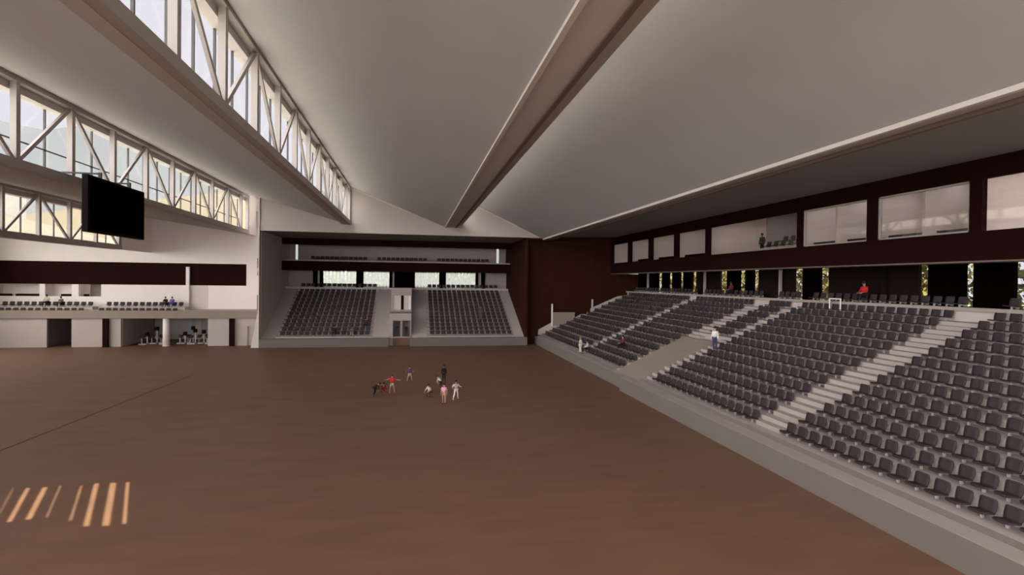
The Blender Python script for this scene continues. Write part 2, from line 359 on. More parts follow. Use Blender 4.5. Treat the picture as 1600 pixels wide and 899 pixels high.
# grey doors/screens inside the gym
for x0, x1, m_, lab in ((-44.6, -43.8, 'beam', 'narrow grey door at the left of the gym back wall'), (-43.2, -42.8, 'mullion', 'dark slim frame beside the gym door'),
                        (-41.0, -40.2, 'beam', 'grey panel on the gym wall left of the white column'), (-37.6, -36.9, 'bluegrey', 'blue-grey panel right of the white column'),
                        (-36.3, -35.5, 'beam', 'dark grey panel in the middle of the gym wall'), (-33.9, -33.3, 'bluegrey', 'blue-grey panel at the right of the gym wall')):
    tag(MB().box(x0*1.06, x1*1.06, 105.85, 106, 0.6 if m_ != 'beam' else 0, 4.2).build('wall_panel', M[m_]), lab, 'panel')
# exercise machines
def gym(x, y, k, lab):
    t = thing('exercise_machine', lab, 'exercise machine', (x, y, 0), 'exercise machines in the room under the balcony')
    q = 1.35
    MB().box(x-.45*q, x+.4*q, y-.6*q, y+.6*q, 0, .18).build('base', M['lowwall'], t)
    MB().bar((x+.3*q, y, .14), (x+.3*q, y, (1.2+.35*k)*q), .16).bar((x-.3*q, y, .14), (x-.3*q, y, .9*q), .16).bar((x-.3*q, y, .8*q), (x+.3*q, y, .8*q), .13).build('frame', M['bracket'], t)
    MB().box(x-.42*q, x-.02*q, y-.25, y+.25, .72*q, 1.05*q).build('saddle', M['maroonpad'], t)
    MB().box(x+.1*q, x+.42*q, y-.3, y+.3, (1.0+.35*k)*q, (1.45+.35*k)*q).build('console', M['charcoal'], t)
words = ['far left of the room', 'second from the left wall', 'third from the left wall', 'just left of the white column', 'just right of the white column', 'right of the column, tallest', 'middle of the right half', 'third from the right wall', 'second from the right wall', 'beside the right wall']
for i, x in enumerate((-43.5, -42.4, -41.4, -40.4, -38.1, -37.2, -36.2, -35.2, -34.3, -33.5)):
    gym(x, 98.2+(i % 3)*.9, (i*7 % 4)*.6, 'dark exercise machine under the balcony, '+words[i])

# ---------------------------------------------------------------- hanging screen
s = thing('video_screen', 'large black flat video screen hanging in front of the left truss', 'screen', (-24.2, 49.6, 14.4))
MB().box(-24.4, -24.0, 45.4, 54.0, 14.4, 18.7).build('housing', M['screen'], s)
MB().box(-24.0, -23.96, 45.6, 53.8, 14.6, 18.5).build('display', M['black'], s)
for y in (47.5, 51.9): MB().box(-24.35, -24.15, y-.1, y+.1, 18.7, 19.2).bar((-24.25, y, 19.1), (-26.9, y, 19.1), .12).build('hanger', M['mullion'], s)

# ---------------------------------------------------------------- stands
TR, RI = 1.296, 0.575
NR = 13
def zt(n): return 1.64+RI*n
def ft(n): return 22.05+TR*n - 20.9         # distance of the tread's front edge behind the kerb face
BACK = ft(NR)                               # landing starts here
LZ = 9.5
def profile(n0=0):
    p = [(ft(n0), 0)]
    for n in range(n0, NR):
        p += [(ft(n), zt(n)), (ft(n+1), zt(n))]
    p += [(ft(NR), 0)]
    return p
def cols(n0):                                # convex boxes
    return [(ft(n), ft(n+1), zt(n)) for n in range(n0, NR)]
KX = 20.9
st = thing('grandstand', 'long warm grey concrete grandstand down the right side of the court', 'grandstand', (KX, 40, 0))
mb = MB()
for a, b, z in cols(0):
    mb.box(KX+a, KX+b, YN, 49.85, 0, z); mb.box(KX+a, KX+b, 56.0, 94.1, 0, z)
for a, b, z in cols(6): mb.box(KX+a, KX+b, 49.85, 56.0, 0, z)
mb.build('terrace', M['tread'], st)
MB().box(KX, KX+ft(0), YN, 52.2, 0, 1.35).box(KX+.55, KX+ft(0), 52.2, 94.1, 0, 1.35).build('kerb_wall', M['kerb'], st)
MB().box(KX+.04, KX+ft(0)-.03, YN, 52.1, 1.35, 1.37).box(KX+.6, KX+ft(0)-.03, 52.1, 94.0, 1.35, 1.37).build('walkway', M['walk'], st)
MB().box(KX+ft(0)-.03, KX+ft(0), YN, 49.8, 1.35, zt(0)).box(KX+ft(0)-.03, KX+ft(0), 56.0, 94.0, 1.35, zt(0)).build('riser', M['kerb'], st)  # first riser covered darker to offset the strong side light
xz([(KX+ft(0), 0), (KX+ft(0), 1.36), (KX+ft(6), zt(6)-.01), (KX+ft(6), 0)], 49.85, 56.0).build('ramp', M['ramp'], st)
MB().box(KX+BACK, 40.95, YN, 94.1, 0, LZ).build('landing', M['conc'], st)
mb = MB()
mb.box(KX+BACK-.25, KX+BACK, YN, 94.1, LZ-.18, LZ+.06)
mb.build('ledge', M['step'], st)
def half_steps(y0, y1, n0, nm=''):
    m = MB()
    for n in range(n0, NR):
        m.box(KX+ft(n)-TR*.45, KX+ft(n), y0, y1, zt(n)-RI, zt(n)-RI/2)
        m.box(KX+ft(n), KX+ft(n)+.2, y0, y1, zt(n)-.01, zt(n)+.012)
    m.build('stair', M['step'], st)
half_steps(30.2, 32.6, 0); half_steps(48.55, 49.8, 0); half_steps(69.3, 70.7, 0); half_steps(53.6, 56.0, 6)
# parapet at the far end
t = thing('stair_parapet', 'pale stepped parapet at the far left end of the grandstand', 'parapet', (30, 93.9, 0))
mb = MB()
for pts in ([(22.05, 1.3), (24.4, 1.3), (24.4, 3.75), (22.05, 2.5)], [(24.4, 1.3), (31.8, 1.3), (31.8, 5.3), (30, 5.3), (28.7, 4.6), (24.4, 3.75)],
            [(31.8, 1.3), (39.0, 1.3), (39.0, 8.9), (36.9, 8.55), (31.8, 6.35)]):
    xz(pts, 93.75, 94.1, mb)
mb.build('wall', M['conc'], t)
MB().box(24.4, 28.7, 93.6, 93.75, 3.2, 5.65).build('panel', M['ramp'], t)
MB().box(24.35, 24.6, 93.5, 93.7, 3.2, 7.15).build('post', M['white'], t)
MB().box(32.0, 32.3, 94.0, 94.14, 6.0, 8.0).build('post', M['beam'], t)

# end stand
EY = 91.7
es = thing('grandstand', 'pale concrete end stand facing the camera with two seat blocks', 'grandstand', (-2, EY, 0))
XL, XR = -24.15, 19.25
GX0, GX1 = -3.95, -0.5
mb = MB()
for x0, x1 in ((-21.9, -6.75), (2.4, 17.5)):
    mb = MB()
    for a, b, z in cols(0): mb.box(x0, x1, EY+a, EY+b, 0, z)
    mb.build('terrace', M['tread'], es)
mb = MB()
def ramp_e(x0, x1): yz([(EY+ft(0), 0), (EY+ft(0), 1.4), (EY+BACK, LZ-.3), (EY+BACK, 0)], x0, x1).build('ramp', M['conc'], es)
ramp_e(XL, -21.9); ramp_e(-6.75, GX0-.05); ramp_e(GX1+.25, 2.4); ramp_e(17.5, XR)
MB().box(-24.2, GX0, EY, EY+ft(0), 0, 1.38).box(GX1, 19.6, EY, EY+ft(0), 0, 1.38).build('kerb_wall', M['kerb'], es)
MB().box(XL, XR, EY+BACK, 111.9, 0, LZ).build('landing', M['conc'], es)
MB().box(XL, XR, EY+BACK-.2, EY+BACK, LZ-.3, LZ+.05).build('ledge', M['beam'], es)
vb = thing('entrance_tower', 'pale block with a doorway and a window between the end stand seats', 'entrance block', (-2.2, 93.5, 0))
a, b = GX0, GX1+.2
y0, y1 = 93.3, EY+BACK-.2
yu = 100.3
m = MB()
m.box(a, -3.35, y0, y0+.3, 0, 5.4); m.box(-.45, b, y0, y0+.3, 0, 5.4); m.box(-3.35, -.45, y0, y0+.3, 4.25, 5.4)
m.box(a, a+.3, y0+.3, yu, 0, 5.1); m.box(b-.3, b, y0+.3, yu, 0, 5.1); m.box(a, b, y0+.3, yu+.3, 5.1, 5.4)
m.box(-3.35, -.45, y0+.3, y0+2, 0, .15); m.box(a+.3, b-.3, yu-.3, yu, 0, 5.1)
m.box(a, -3.55, yu, yu+.3, 5.4, 9.65); m.box(-.4, b, yu, yu+.3, 5.4, 9.65); m.box(-3.55, -.4, yu, yu+.3, 5.4, 5.7); m.box(-3.55, -.4, yu, yu+.3, 8.3, 9.65)
m.box(a, a+.3, yu+.3, y1, 5.4, 9.65); m.box(b-.3, b, yu+.3, y1, 5.4, 9.65); m.box(a+.3, b-.3, yu+.3, y1, 9.35, 9.65)
m.build('wall', M['tread'], vb)
MB().box(-3.5, -.35, y0-.12, y0, 4.2, 4.42).box(-3.4, -.45, y0-.1, y0+.02, 1.3, 1.5).box(-2.1, -1.8, y0-.05, y0+.1, 1.4, 4.2).build('door_frame', M['step'], vb)
for x0, x1 in ((-3.35, -2.1), (-1.8, -.45)):
    q = MB().box(x0, x1, y0+.12, y0+.2, 1.4, 4.2).build('door', M['boxglass'], vb)
    MB().box((x0+x1)/2-.3, (x0+x1)/2+.3, y0+3, y0+3.4, 1.4, 2.9).build('inner_bench', M['charcoal'], vb)
MB().box(-3.35, -.45, y0+.1, y0+.3, 0, 1.35).build('threshold', M['floor'], vb)
MB().box(-3.55, -2.2, yu+.2, yu+.3, 5.7, 8.3).box(-1.7, -.8, yu+.2, yu+.3, 5.7, 8.3).build('window_panel', M['offwhite'], vb)
MB().box(-2.2, -1.7, yu+.15, yu+.3, 5.7, 8.3).build('window_mullion', M['woodr'], vb)
MB().box(-.8, -.42, yu+.15, yu+.3, 5.75, 8.25).build('window_strip', M['white'], vb)

# ---------------------------------------------------------------- right facade
XF = 35.65
struct('wall_right_fascia', MB().box(XF, XF+1.5, YN, 94.15, 12.72, 14.6).box(XF, XF+.4, YN, 94.15, 17.95, 19.25), M['woodr'], 'dark brown fascia of the boxes above the right stand')
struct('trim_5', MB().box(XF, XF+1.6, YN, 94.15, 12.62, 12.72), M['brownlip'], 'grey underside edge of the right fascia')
m = MB(); WY = [(93.5, 86.3), (85.2, 78.2), (77.1, 69.9), (68.9, 61.7), (60.9, 45.4), (44.6, 37.4), (36.4, 29.3), (28.5, 14.0), (13, -1)]
edges = [94.15]+[v for w_ in WY for v in w_]+[YN]
for i in range(0, len(edges), 2): m.box(XF, XF+.4, edges[i+1], edges[i], 14.6, 17.95)
struct('wall_right', m, M['woodr'], 'dark brown piers between the box windows')
m = MB().box(XF+1.5, 42.4, YN, 94.15, 13.9, 14.3).box(42.2, 42.5, YN, 94.15, 14.3, 19.2)
for yy in (94.15, 85.7, 77.6, 69.4, 61.3, 45.0, 36.9, 28.9, 13.5): m.box(XF+.4, 42.2, yy-.15, yy+.05, 14.3, 19.2)
m.box(XF+.4, 42.2, YN, 94.15, 19.0, 19.2)
struct('wall_boxes', m, M['white'], 'pale interiors of the boxes above the right stand')
nm = ['farthest', 'second from the far corner', 'third from the far corner', 'fourth from the far corner', 'double width with a standing person', 'with a middle wall, left of two', 'widest with a middle wall', 'brightest at the right edge of the frame', 'nearest']
for i, (ya, yb_) in enumerate(WY[:8]):
    w_ = thing('window_%d' % (10+i), 'box window above the right stand, '+nm[i], 'window', (XF, ya, 14.6), kind='structure')
    if i in (5, 6):
        MB().box(XF+.1, XF+.3, yb_, ya, 14.6, 14.72).box(XF+.1, XF+.3, yb_, ya, 17.83, 17.95).box(XF+.1, XF+.3, ya-.14, ya, 14.6, 17.95).box(XF+.1, XF+.3, yb_, yb_+.14, 14.6, 17.95).build('window_frame', M['steel'], w_)
        MB().box(XF+.4, 42.2, (ya+yb_)/2-.1, (ya+yb_)/2+.1, 14.3, 19).build('partition', M['white'], w_)
    MB().box(XF+.18, XF+.22, yb_, ya, 14.6, 17.95).build('pane', M['boxglass'], w_)
EM = bpy.data.materials.new('fill_lamp_glow'); EM.use_nodes = True
_b = EM.node_tree.nodes['Principled BSDF']; _b.inputs['Emission Color'].default_value = (1, .95, .93, 1); _b.inputs['Emission Strength'].default_value = 2.2
for i, (ya, yb_) in enumerate(WY[:8]):  # unseen lamps added to brighten the box interiors
    for hh, yc in enumerate([(ya+yb_)/2] if i in (0, 1, 2, 3) else [ya*.75+yb_*.25, ya*.25+yb_*.75]):
        t = thing('added_fill_lamp', 'added unseen fill lamp in the right box, %s%s' % (['farthest', 'second from far', 'third from far', 'fourth from far', 'double width one', 'framed narrower one', 'framed wider one', 'brightest one'][i], '' if i < 4 else (', left', ', right')[hh]), 'fill lamp', (38.6, yc, 18.8))
        MB().box(37.6, 39.6, yc-1.1, yc+1.1, 18.9, 19.0).build('housing', M['steel'], t)
        w2 = 1.0 if i < 7 else 2.0
        MB().box(37.7, 39.5 if i < 7 else 40.5, yc-w2, yc+w2, 18.86, 18.9).build('fill_glow', EM, t)
# benches in the boxes
for i, (a_, b_, lab) in enumerate(((84.9, 81, 'second'), (77.2, 71.5, 'third'), (69.1, 64.0, 'fourth'), (44.7, 41.4, 'sixth, left half'), (40.7, 37.7, 'sixth, right half'), (36.6, 33.3, 'seventh, left half'), (32.6, 29.4, 'seventh, right half'))):
    t = thing('bench', 'dark bench behind the %s box window from the far corner' % lab, 'bench', (36.9, (a_+b_)/2, 14.3))
    MB().box(36.4, 36.9, b_, a_, 14.55, 14.68).build('seat', M['charcoal'], t)
    MB().box(36.9, 37.05, b_, a_, 14.3, 15.02).build('backrest', M['charcoal'], t)
t = thing('tier', 'white stepped tier inside the double width box above the right stand', 'tier', (39, 50, 14.3))
MB().box(37.0, 42.2, 45.2, 55.5, 14.3, 14.95).box(38.6, 42.2, 45.2, 54.5, 14.95, 15.55).build('step', M['white'], t)
struct('wall_box_partition', MB().box(38.5, 42.2, 53.6, 53.9, 14.3, 19.0), M['beam'])

# lower glazed back of the right stand: dark panels with slots between
XG = 41.0
bright = [(85.9, 84.5), (82.0, 80.8), (78.3, 77.2), (74.5, 73.3), (67.0, 65.4), (62.6, 61.4), (59.7, 58.7), (52.5, 51.2), (48.7, 47.5), (37.7, 36.9), (33.95, 33.3), (30.5, 29.0)]
lst = sorted([v for p in bright for v in p], reverse=True)
ed = [94.15]+lst+[YN]
k = 0
for i in range(0, len(ed), 2):
    ya, yb_ = ed[i], ed[i+1]
    m_ = 'charcoal' if i//2 in (4, 7, 9) else 'black'
    struct('wall_right_panel', MB().box(XG, XG+.3, yb_, ya, LZ, 13.9), M[m_])
for i, (ya, yb_) in enumerate(bright):
    w_ = thing('window_%d' % (20+i), None, 'window', (XG, ya, LZ), kind='structure')
    MB().box(XG+.12, XG+.16, yb_, ya, LZ, 13.9).build('pane', M['glass'], w_)
for y, lab in ((89.0, 'far left end'), (70.2, 'between the sixth and seventh slots'), (54.2, 'middle'), (40.6, 'right of the seated person in red')):
    c = thing('column', 'slim pale column at the back of the right stand, '+lab, 'column', (XG-.4, y, LZ))
    MB().box(XG-.55, XG-.25, y-.1, y+.1, LZ, 13.7).build('shaft', M['steel'] if y > 50 else M['charcoal'], c)
    MB().box(XG-.6, XG-.2, y-.25, y+.25, LZ, LZ+.08).build('base', M['bracket'], c)
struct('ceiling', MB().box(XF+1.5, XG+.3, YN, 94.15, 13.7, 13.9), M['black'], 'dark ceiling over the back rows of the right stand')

# ---------------------------------------------------------------- end facade
FY = 106.4
struct('wall_end_fascia', MB().box(XL, XR, FY, FY+1.2, 12.72, 14.5).box(XL, XR, FY, FY+.4, 17.55, 19.1), M['woodr'], 'dark brown fascia bands above the end stand')
BY = 112.0
struct('wall_end_upper', MB().box(XL, -23.1, BY+1, BY+1.3, 14, 19).box(-22.6, 17.25, BY+1, BY+1.3, 14, 19).box(17.8, XR, BY+1, BY+1.3, 14, 19).box(XL, XR, FY+1.2, BY+2, 13.9, 14.25), M['tread'], 'pale back wall of the upper end gallery')
for i, (x0, lab) in enumerate(((-23.1, 'thin bright slot window at the left of the upper end gallery'), (17.25, 'thin bright slot window at the right of the upper end gallery'))):
    w_ = thing('window_%d' % (40+i), lab, 'window', (x0, BY+1, 14.3), kind='structure')
    MB().box(x0, x0+.52, BY+1.1, BY+1.14, 14.25, 19).build('pane', M['glass'], w_)
wins = [(-17.65, -11.3), (-9.9, -4.8), (0.3, 5.2), (6.6, 12.75)]
e2 = [XL, -18.6]
m = MB().box(XL, -19.5, BY, BY+.3, LZ, 13.9).box(14.7, XR, BY, BY+.3, LZ, 13.9)
struct('wall_end_lower', m, M['tread'], 'warm grey wall at both sides behind the end stand')
m = MB().box(-19.5, -18.7, BY-.4, BY+.3, LZ, 13.9).box(-18.25, -17.65, BY-.3, BY+.3, LZ, 13.9).box(-11.3, -9.9, BY-.1, BY+.3, LZ, 13.9).box(-4.8, -4.2, BY-.1, BY+.3, LZ, 13.9)
m.box(-3.8, 0.3, BY-1.2, BY+.3, LZ, 13.9).box(5.2, 6.6, BY-.1, BY+.3, LZ, 13.9).box(12.75, 13.3, BY-.3, BY+.3, LZ, 13.9).box(13.9, 14.7, BY-.4, BY+.3, LZ, 13.9)
struct('wall_end_piers', m, M['black'], 'black piers and central block between the slatted windows')
struct('wall_end_slivers', MB().box(-18.7, -18.25, BY+.1, BY+.3, LZ, 13.9).box(13.3, 13.9, BY+.1, BY+.3, LZ, 13.9), M['beam'])
struct('wall_end_sliver', MB().box(-4.25, -3.75, BY+.5, BY+.6, LZ, 13.9), M['white'])
labs = ['leftmost', 'just left of the black block', 'just right of the black block', 'rightmost']
for i, (x0, x1) in enumerate(wins):
    w_ = thing('window_%d' % (50+i), 'slatted window with greenery behind the end stand, '+labs[i], 'window', (x0, BY, LZ), kind='structure')
    MB().box(x0, x1, BY+.1, BY+.14, LZ, 13.9).build('pane', M['glass'], w_)
    n = 9 if x1-x0 > 6 else 8
    for j in range(n):
        xc = x0+(j+.5)*(x1-x0)/n
        MB().box(xc-.21, xc+.21, BY+.5, BY+.62, LZ, 13.9).build('slat', M['white'], w_)
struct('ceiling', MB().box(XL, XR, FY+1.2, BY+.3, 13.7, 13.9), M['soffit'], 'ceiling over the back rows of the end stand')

# ---------------------------------------------------------------- seats
def grid(prof, ncol, bend, thick, axis):
    """prof: (x, z, halfwidth); shell of given thickness, rounded by the profile's half widths"""
    vs = []; fs = []
    R_ = len(prof); C_ = ncol
    for side in (0, 1):
        for i, (x, z, hw) in enumerate(prof):
            for j in range(C_):
                u = -1+2*j/(C_-1); c = bend*(1-u*u)
                px = x+(c if axis == 'x' else 0)+(side*thick if axis == 'x' else 0)
                pz = z-(c if axis == 'z' else 0)-(side*thick if axis == 'z' else 0)
                vs.append((px, u*hw, pz))
    def I(s_, i, j): return s_*R_*C_+i*C_+j
    for i in range(R_-1):
        for j in range(C_-1):
            fs.append((I(0, i, j), I(0, i+1, j), I(0, i+1, j+1), I(0, i, j+1)))
            fs.append((I(1, i, j), I(1, i, j+1), I(1, i+1, j+1), I(1, i+1, j)))
    for i in range(R_-1):
        fs.append((I(0, i, 0), I(1, i, 0), I(1, i+1, 0), I(0, i+1, 0))); fs.append((I(0, i, C_-1), I(0, i+1, C_-1), I(1, i+1, C_-1), I(1, i, C_-1)))
    for j in range(C_-1):
        fs.append((I(0, 0, j), I(0, 0, j+1), I(1, 0, j+1), I(1, 0, j))); fs.append((I(0, R_-1, j), I(1, R_-1, j), I(1, R_-1, j+1), I(0, R_-1, j+1)))
    return vs, fs
SP = [(0.0, .30, .27), (.03, .325, .335), (.18, .33, .365), (.36, .30, .365), (.52, .275, .35), (.60, .29, .32)]
BP = [(.52, .26, .31), (.57, .36, .345), (.61, .52, .355), (.64, .67, .35), (.65, .755, .335), (.655, .80, .28)]
seat_v, seat_f = grid(SP, 5, .02, .05, 'z'); back_v, back_f = grid(BP, 5, .025, .045, 'x')
brk = MB().box(.30, .84, -.06, .06, .15, .24).box(.30, .40, -.05, .05, 0, .16).box(.80, .845, -.12, .12, .08, .30)
me_seat = MB().add(seat_v, seat_f).mesh('seat', M['seat'], smooth=True)
me_back = MB().add(back_v, back_f).mesh('backrest', M['seat'], smooth=True)
me_brk = brk.mesh('bracket', M['bracket'])
ORD = ['first', 'second', 'third', 'fourth', 'fifth', 'sixth', 'seventh', 'eighth', 'ninth', 'tenth', 'eleventh', 'twelfth', 'thirteenth', 'fourteenth', 'fifteenth', 'sixteenth', 'seventeenth', 'eighteenth', 'nineteenth', 'twentieth', 'twenty-first', 'twenty-second', 'twenty-third', 'twenty-fourth']
chairs = []      # x, y, z, rot, label
def place(x, y, z, rot, label):
    u, v = pr(x, y, z+.5)
    if -25 < u < 1640 and -20 < v < 930: chairs.append((x, y, z, rot, label))
def block(y0, y1, n, rows, blk, frm, off=22.5):
    """seats counted from y0 towards y1"""
    for r_ in rows:
        for k in range(n):
            y = y0+(k+.5)*(y1-y0)/n
            if r_ < 13: place(off+TR*r_, y, zt(r_), 0, 'dark grey plastic seat, %s row up, %s from %s, %s' % (ORD[r_], ORD[min(k, 23)], frm, blk))
            else: place(39.3, y, LZ, 0, 'dark grey plastic seat on the top landing, %s from %s, %s' % (ORD[min(k, 23)], frm, blk))
block(30.1, 30.1-.967*17, 17, range(14), 'right-hand block', 'the stairs')
block(32.65, 48.4, 16, range(14), 'middle block', 'the right stairs')
block(49.9, 53.5, 4, range(7, 14), 'small block above ramp', 'the right')
block(56.1, 69.1, 13, range(14), 'block left of ramp', 'the ramp')
block(70.9, 93.0, 22, range(14), 'farthest block', 'the near stairs')
R90 = math.pi/2
for x0, bl in ((-21.6, 'left'), (2.75, 'right')):
    for r_ in range(14):
        for k in range(15):
            if r_ < 13: place(x0+.48+k*.967, EY+22.5-20.9+TR*r_, zt(r_), R90, '')
            else: place(x0+.48+k*.967, EY+39.3-20.9, LZ, R90, '')
for x0, n in ((-19.4, 12), (-7.0, 11), (4.6, 12)):
    for k in range(n): place(x0+.4+k*.88, 108.2, 14.75, R90, '')
tag(MB().box(XL, XR, 107.8, 113, 14.25, 14.75).build('gallery_tier', M['conc']), 'pale low tier carrying the upper gallery seats behind the end stand', 'tier')
for k in range(13):
    place(-63.3+k*1.0-.0, 97.3, 5.75+.45, R90, ''); place(-63.3+k*1.0-.4, 95.5, 5.2+.1, R90, '')
for k in range(12):
    place(-48.6+k*.97, 97.3, 5.75+.45, R90, ''); place(-48.8+k*.97, 95.5, 5.2+.1, R90, '')
tag(MB().box(-65, -50.5, 96.9, 98.6, 5.75, 6.2).build('balcony_tier', M['conc']), 'raised tier under the left group of balcony seats', 'tier')
tag(MB().box(-49.2, -37, 96.9, 98.6, 5.75, 6.2).build('balcony_tier', M['conc']), 'raised tier under the right group of balcony seats', 'tier')
tag(MB().box(-65, -37, 95.1, 96.3, 5.2, 5.3).build('seat_plinth', M['conc']), 'low plinth under the front row of balcony seats', 'tier')
for k in range(7): place(37.7, 46.2+k*1.15, 14.95, 0, '')
for k in range(6): place(39.3, 46.8+k*1.15, 15.55, 0, '')
chairs.sort(key=lambda c: c[0]**2+c[1]**2+(c[2]-CH)**2)
near = [c for c in chairs if c[4]][:300]
ids = set(id(c) for c in near); rest = [c for c in chairs if id(c) not in ids]
for x, y, z, rot, lab in near:
    e = bpy.data.objects.new('stadium_seat', None); COL.objects.link(e); e.location = (x*K, y*K, z*K); e.rotation_euler = (0, 0, rot)
    tag(e, lab, 'seat', 'dark grey stadium seats')
    for n_, me in (('seat', me_seat), ('backrest', me_back), ('bracket', me_brk)):
        q = bpy.data.objects.new(n_, me); COL.objects.link(q); q.parent = e
sv = seat_v+back_v; nf = len(seat_v); sf = seat_f+[tuple(i+nf for i in f) for f in back_f]
n0 = len(sv); allv = sv+list(brk.v); allf = sf+[tuple(i+n0 for i in f) for f in brk.f]
VV = []; FF = []; MI = []
for x, y, z, rot, lab in rest:
    c_, s_ = math.cos(rot), math.sin(rot); n = len(VV)
    VV += [((x+a*c_-b*s_)*K, (y+a*s_+b*c_)*K, (z+d_)*K) for a, b, d_ in allv]
    FF += [tuple(i+n for i in f) for f in allf]; MI += [0]*len(sf)+[1]*len(brk.f)
me = bpy.data.meshes.new('stadium_seats'); me.from_pydata(VV, [], FF); me.materials.append(M['seat']); me.materials.append(M['bracket'])
me.polygons.foreach_set('material_index', MI); me.polygons.foreach_set('use_smooth', [i == 0 for i in MI]); me.update()
q = bpy.data.objects.new('distant_stadium_seats', me); COL.objects.link(q)
tag(q, 'the many small dark grey seats in the farther blocks and the end stand', 'seats', 'dark grey stadium seats', 'stuff')
# white handrail hoop above the middle block
t = thing('handrail', 'small white handrail hoop at the top of the middle seat block', 'handrail', (38.2, 44.2, zt(12)))
for yy in (44.2, 42.9): MB().tube((38.3, yy, zt(12)), (38.3, yy, zt(12)+1.25), .06).build('post', M['white'], t)
MB().tube((38.3, 44.25, zt(12)+1.25), (38.3, 42.85, zt(12)+1.25), .06).build('rail', M['white'], t)

# ---------------------------------------------------------------- people
def cmat(name, rgb): return mat(name, rgb, 0.8, 0.06, 6.0)
SKIN = cmat('skin', (0.42, 0.24, 0.17)); SKD = cmat('dark_skin', (0.16, 0.085, 0.055)); HAIR = cmat('dark_hair', (0.015, 0.01, 0.008))
POSE = {
 'stand': dict(pelvis=(0,0,.95), chest=(0,0,1.27), neck=(0,0,1.47), head=(0,-.02,1.62), shL=(-.19,0,1.41), shR=(.19,0,1.41), elL=(-.25,.02,1.13), elR=(.25,.02,1.13), wrL=(-.26,-.06,.88), wrR=(.26,-.06,.88),
    hiL=(-.09,0,.91), hiR=(.09,0,.91), knL=(-.11,-.02,.50), knR=(.11,-.02,.50), anL=(-.11,.02,.09), anR=(.11,.02,.09)),
 'stride': dict(hiL=(-.09,0,.89), hiR=(.09,0,.89), knL=(-.2,-.12,.5), knR=(.2,.06,.5), anL=(-.3,-.05,.09), anR=(.28,.2,.10), elL=(-.36,.05,1.18), elR=(.36,-.05,1.18), wrL=(-.38,-.2,1.12), wrR=(.42,-.28,1.2)),
 'reach': dict(hiL=(-.09,0,.88), hiR=(.09,0,.88), knL=(-.17,-.1,.5), knR=(.17,-.02,.5), anL=(-.24,0,.09), anR=(.24,.1,.09), elL=(-.42,-.02,1.34), elR=(.42,-.05,1.3), wrL=(-.66,-.05,1.3), wrR=(.66,-.1,1.28)),
 'bend': dict(pelvis=(0,.1,.82), chest=(.22,-.12,1.02), neck=(.36,-.2,1.14), head=(.46,-.26,1.22), shL=(.22,-.3,1.1), shR=(.34,-.02,1.12), elL=(.25,-.42,.85), elR=(.42,-.1,.85), wrL=(.3,-.4,.6), wrR=(.42,-.2,.6),
    hiL=(-.05,.02,.8), hiR=(.05,.16,.8), knL=(.02,-.12,.46), knR=(.1,.1,.46), anL=(-.12,-.08,.09), anR=(-.06,.22,.09)),
 'crouch': dict(pelvis=(0,.15,.48), chest=(0,-.05,.76), neck=(0,-.13,.93), head=(0,-.17,1.07), shL=(-.19,-.08,.88), shR=(.19,-.08,.88), elL=(-.28,-.2,.64), elR=(.28,-.2,.64), wrL=(-.2,-.42,.52), wrR=(.2,-.42,.52),
    hiL=(-.1,.12,.46), hiR=(.1,.12,.46), knL=(-.24,-.28,.5), knR=(.24,-.28,.5), anL=(-.2,-.05,.09), anR=(.2,-.05,.09)),
 'sit': dict(pelvis=(0,.05,.52), chest=(0,.06,.84), neck=(0,.04,1.04), head=(0,0,1.19), shL=(-.19,.05,.98), shR=(.19,.05,.98), elL=(-.26,-.02,.72), elR=(.26,-.02,.72), wrL=(-.14,-.28,.64), wrR=(.14,-.28,.64),
    hiL=(-.1,.02,.5), hiR=(.1,.02,.5), knL=(-.14,-.4,.5), knR=(.14,-.4,.5), anL=(-.14,-.42,.09), anR=(.14,-.42,.09)),
}
def skin_mesh(pts, edges, name, m, root=0):
    me = bpy.data.meshes.new(name); me.from_pydata([p for p, r_ in pts], edges, [])
    ob = bpy.data.objects.new(name, me); COL.objects.link(ob)
    md = ob.modifiers.new('skin', 'SKIN'); md.use_smooth_shade = True
    sub = ob.modifiers.new('sub', 'SUBSURF'); sub.levels = 1; sub.render_levels = 1
    for i, (p, r_) in enumerate(pts):
        v = me.skin_vertices[0].data[i]; v.radius = (r_, r_) if not isinstance(r_, tuple) else r_; v.use_root = (i == root)
    dg = bpy.context.evaluated_depsgraph_get(); dg.update()
    out = bpy.data.meshes.new_from_object(ob.evaluated_get(dg))
    bpy.data.objects.remove(ob)
    out.materials.clear(); out.materials.append(m); out.name = name
    return out
def join(me, mb):
    vs = [tuple(v.co) for v in me.vertices]; fs = [tuple(p.vertices) for p in me.polygons]; n = len(vs)
    m_ = me.materials[0]; o2 = bpy.data.meshes.new(me.name)
    o2.from_pydata(vs+list(mb.v), [], fs+[tuple(i+n for i in f) for f in mb.f]); o2.materials.append(m_)
    o2.update(); o2.polygons.foreach_set('use_smooth', [True]*len(o2.polygons)); return o2
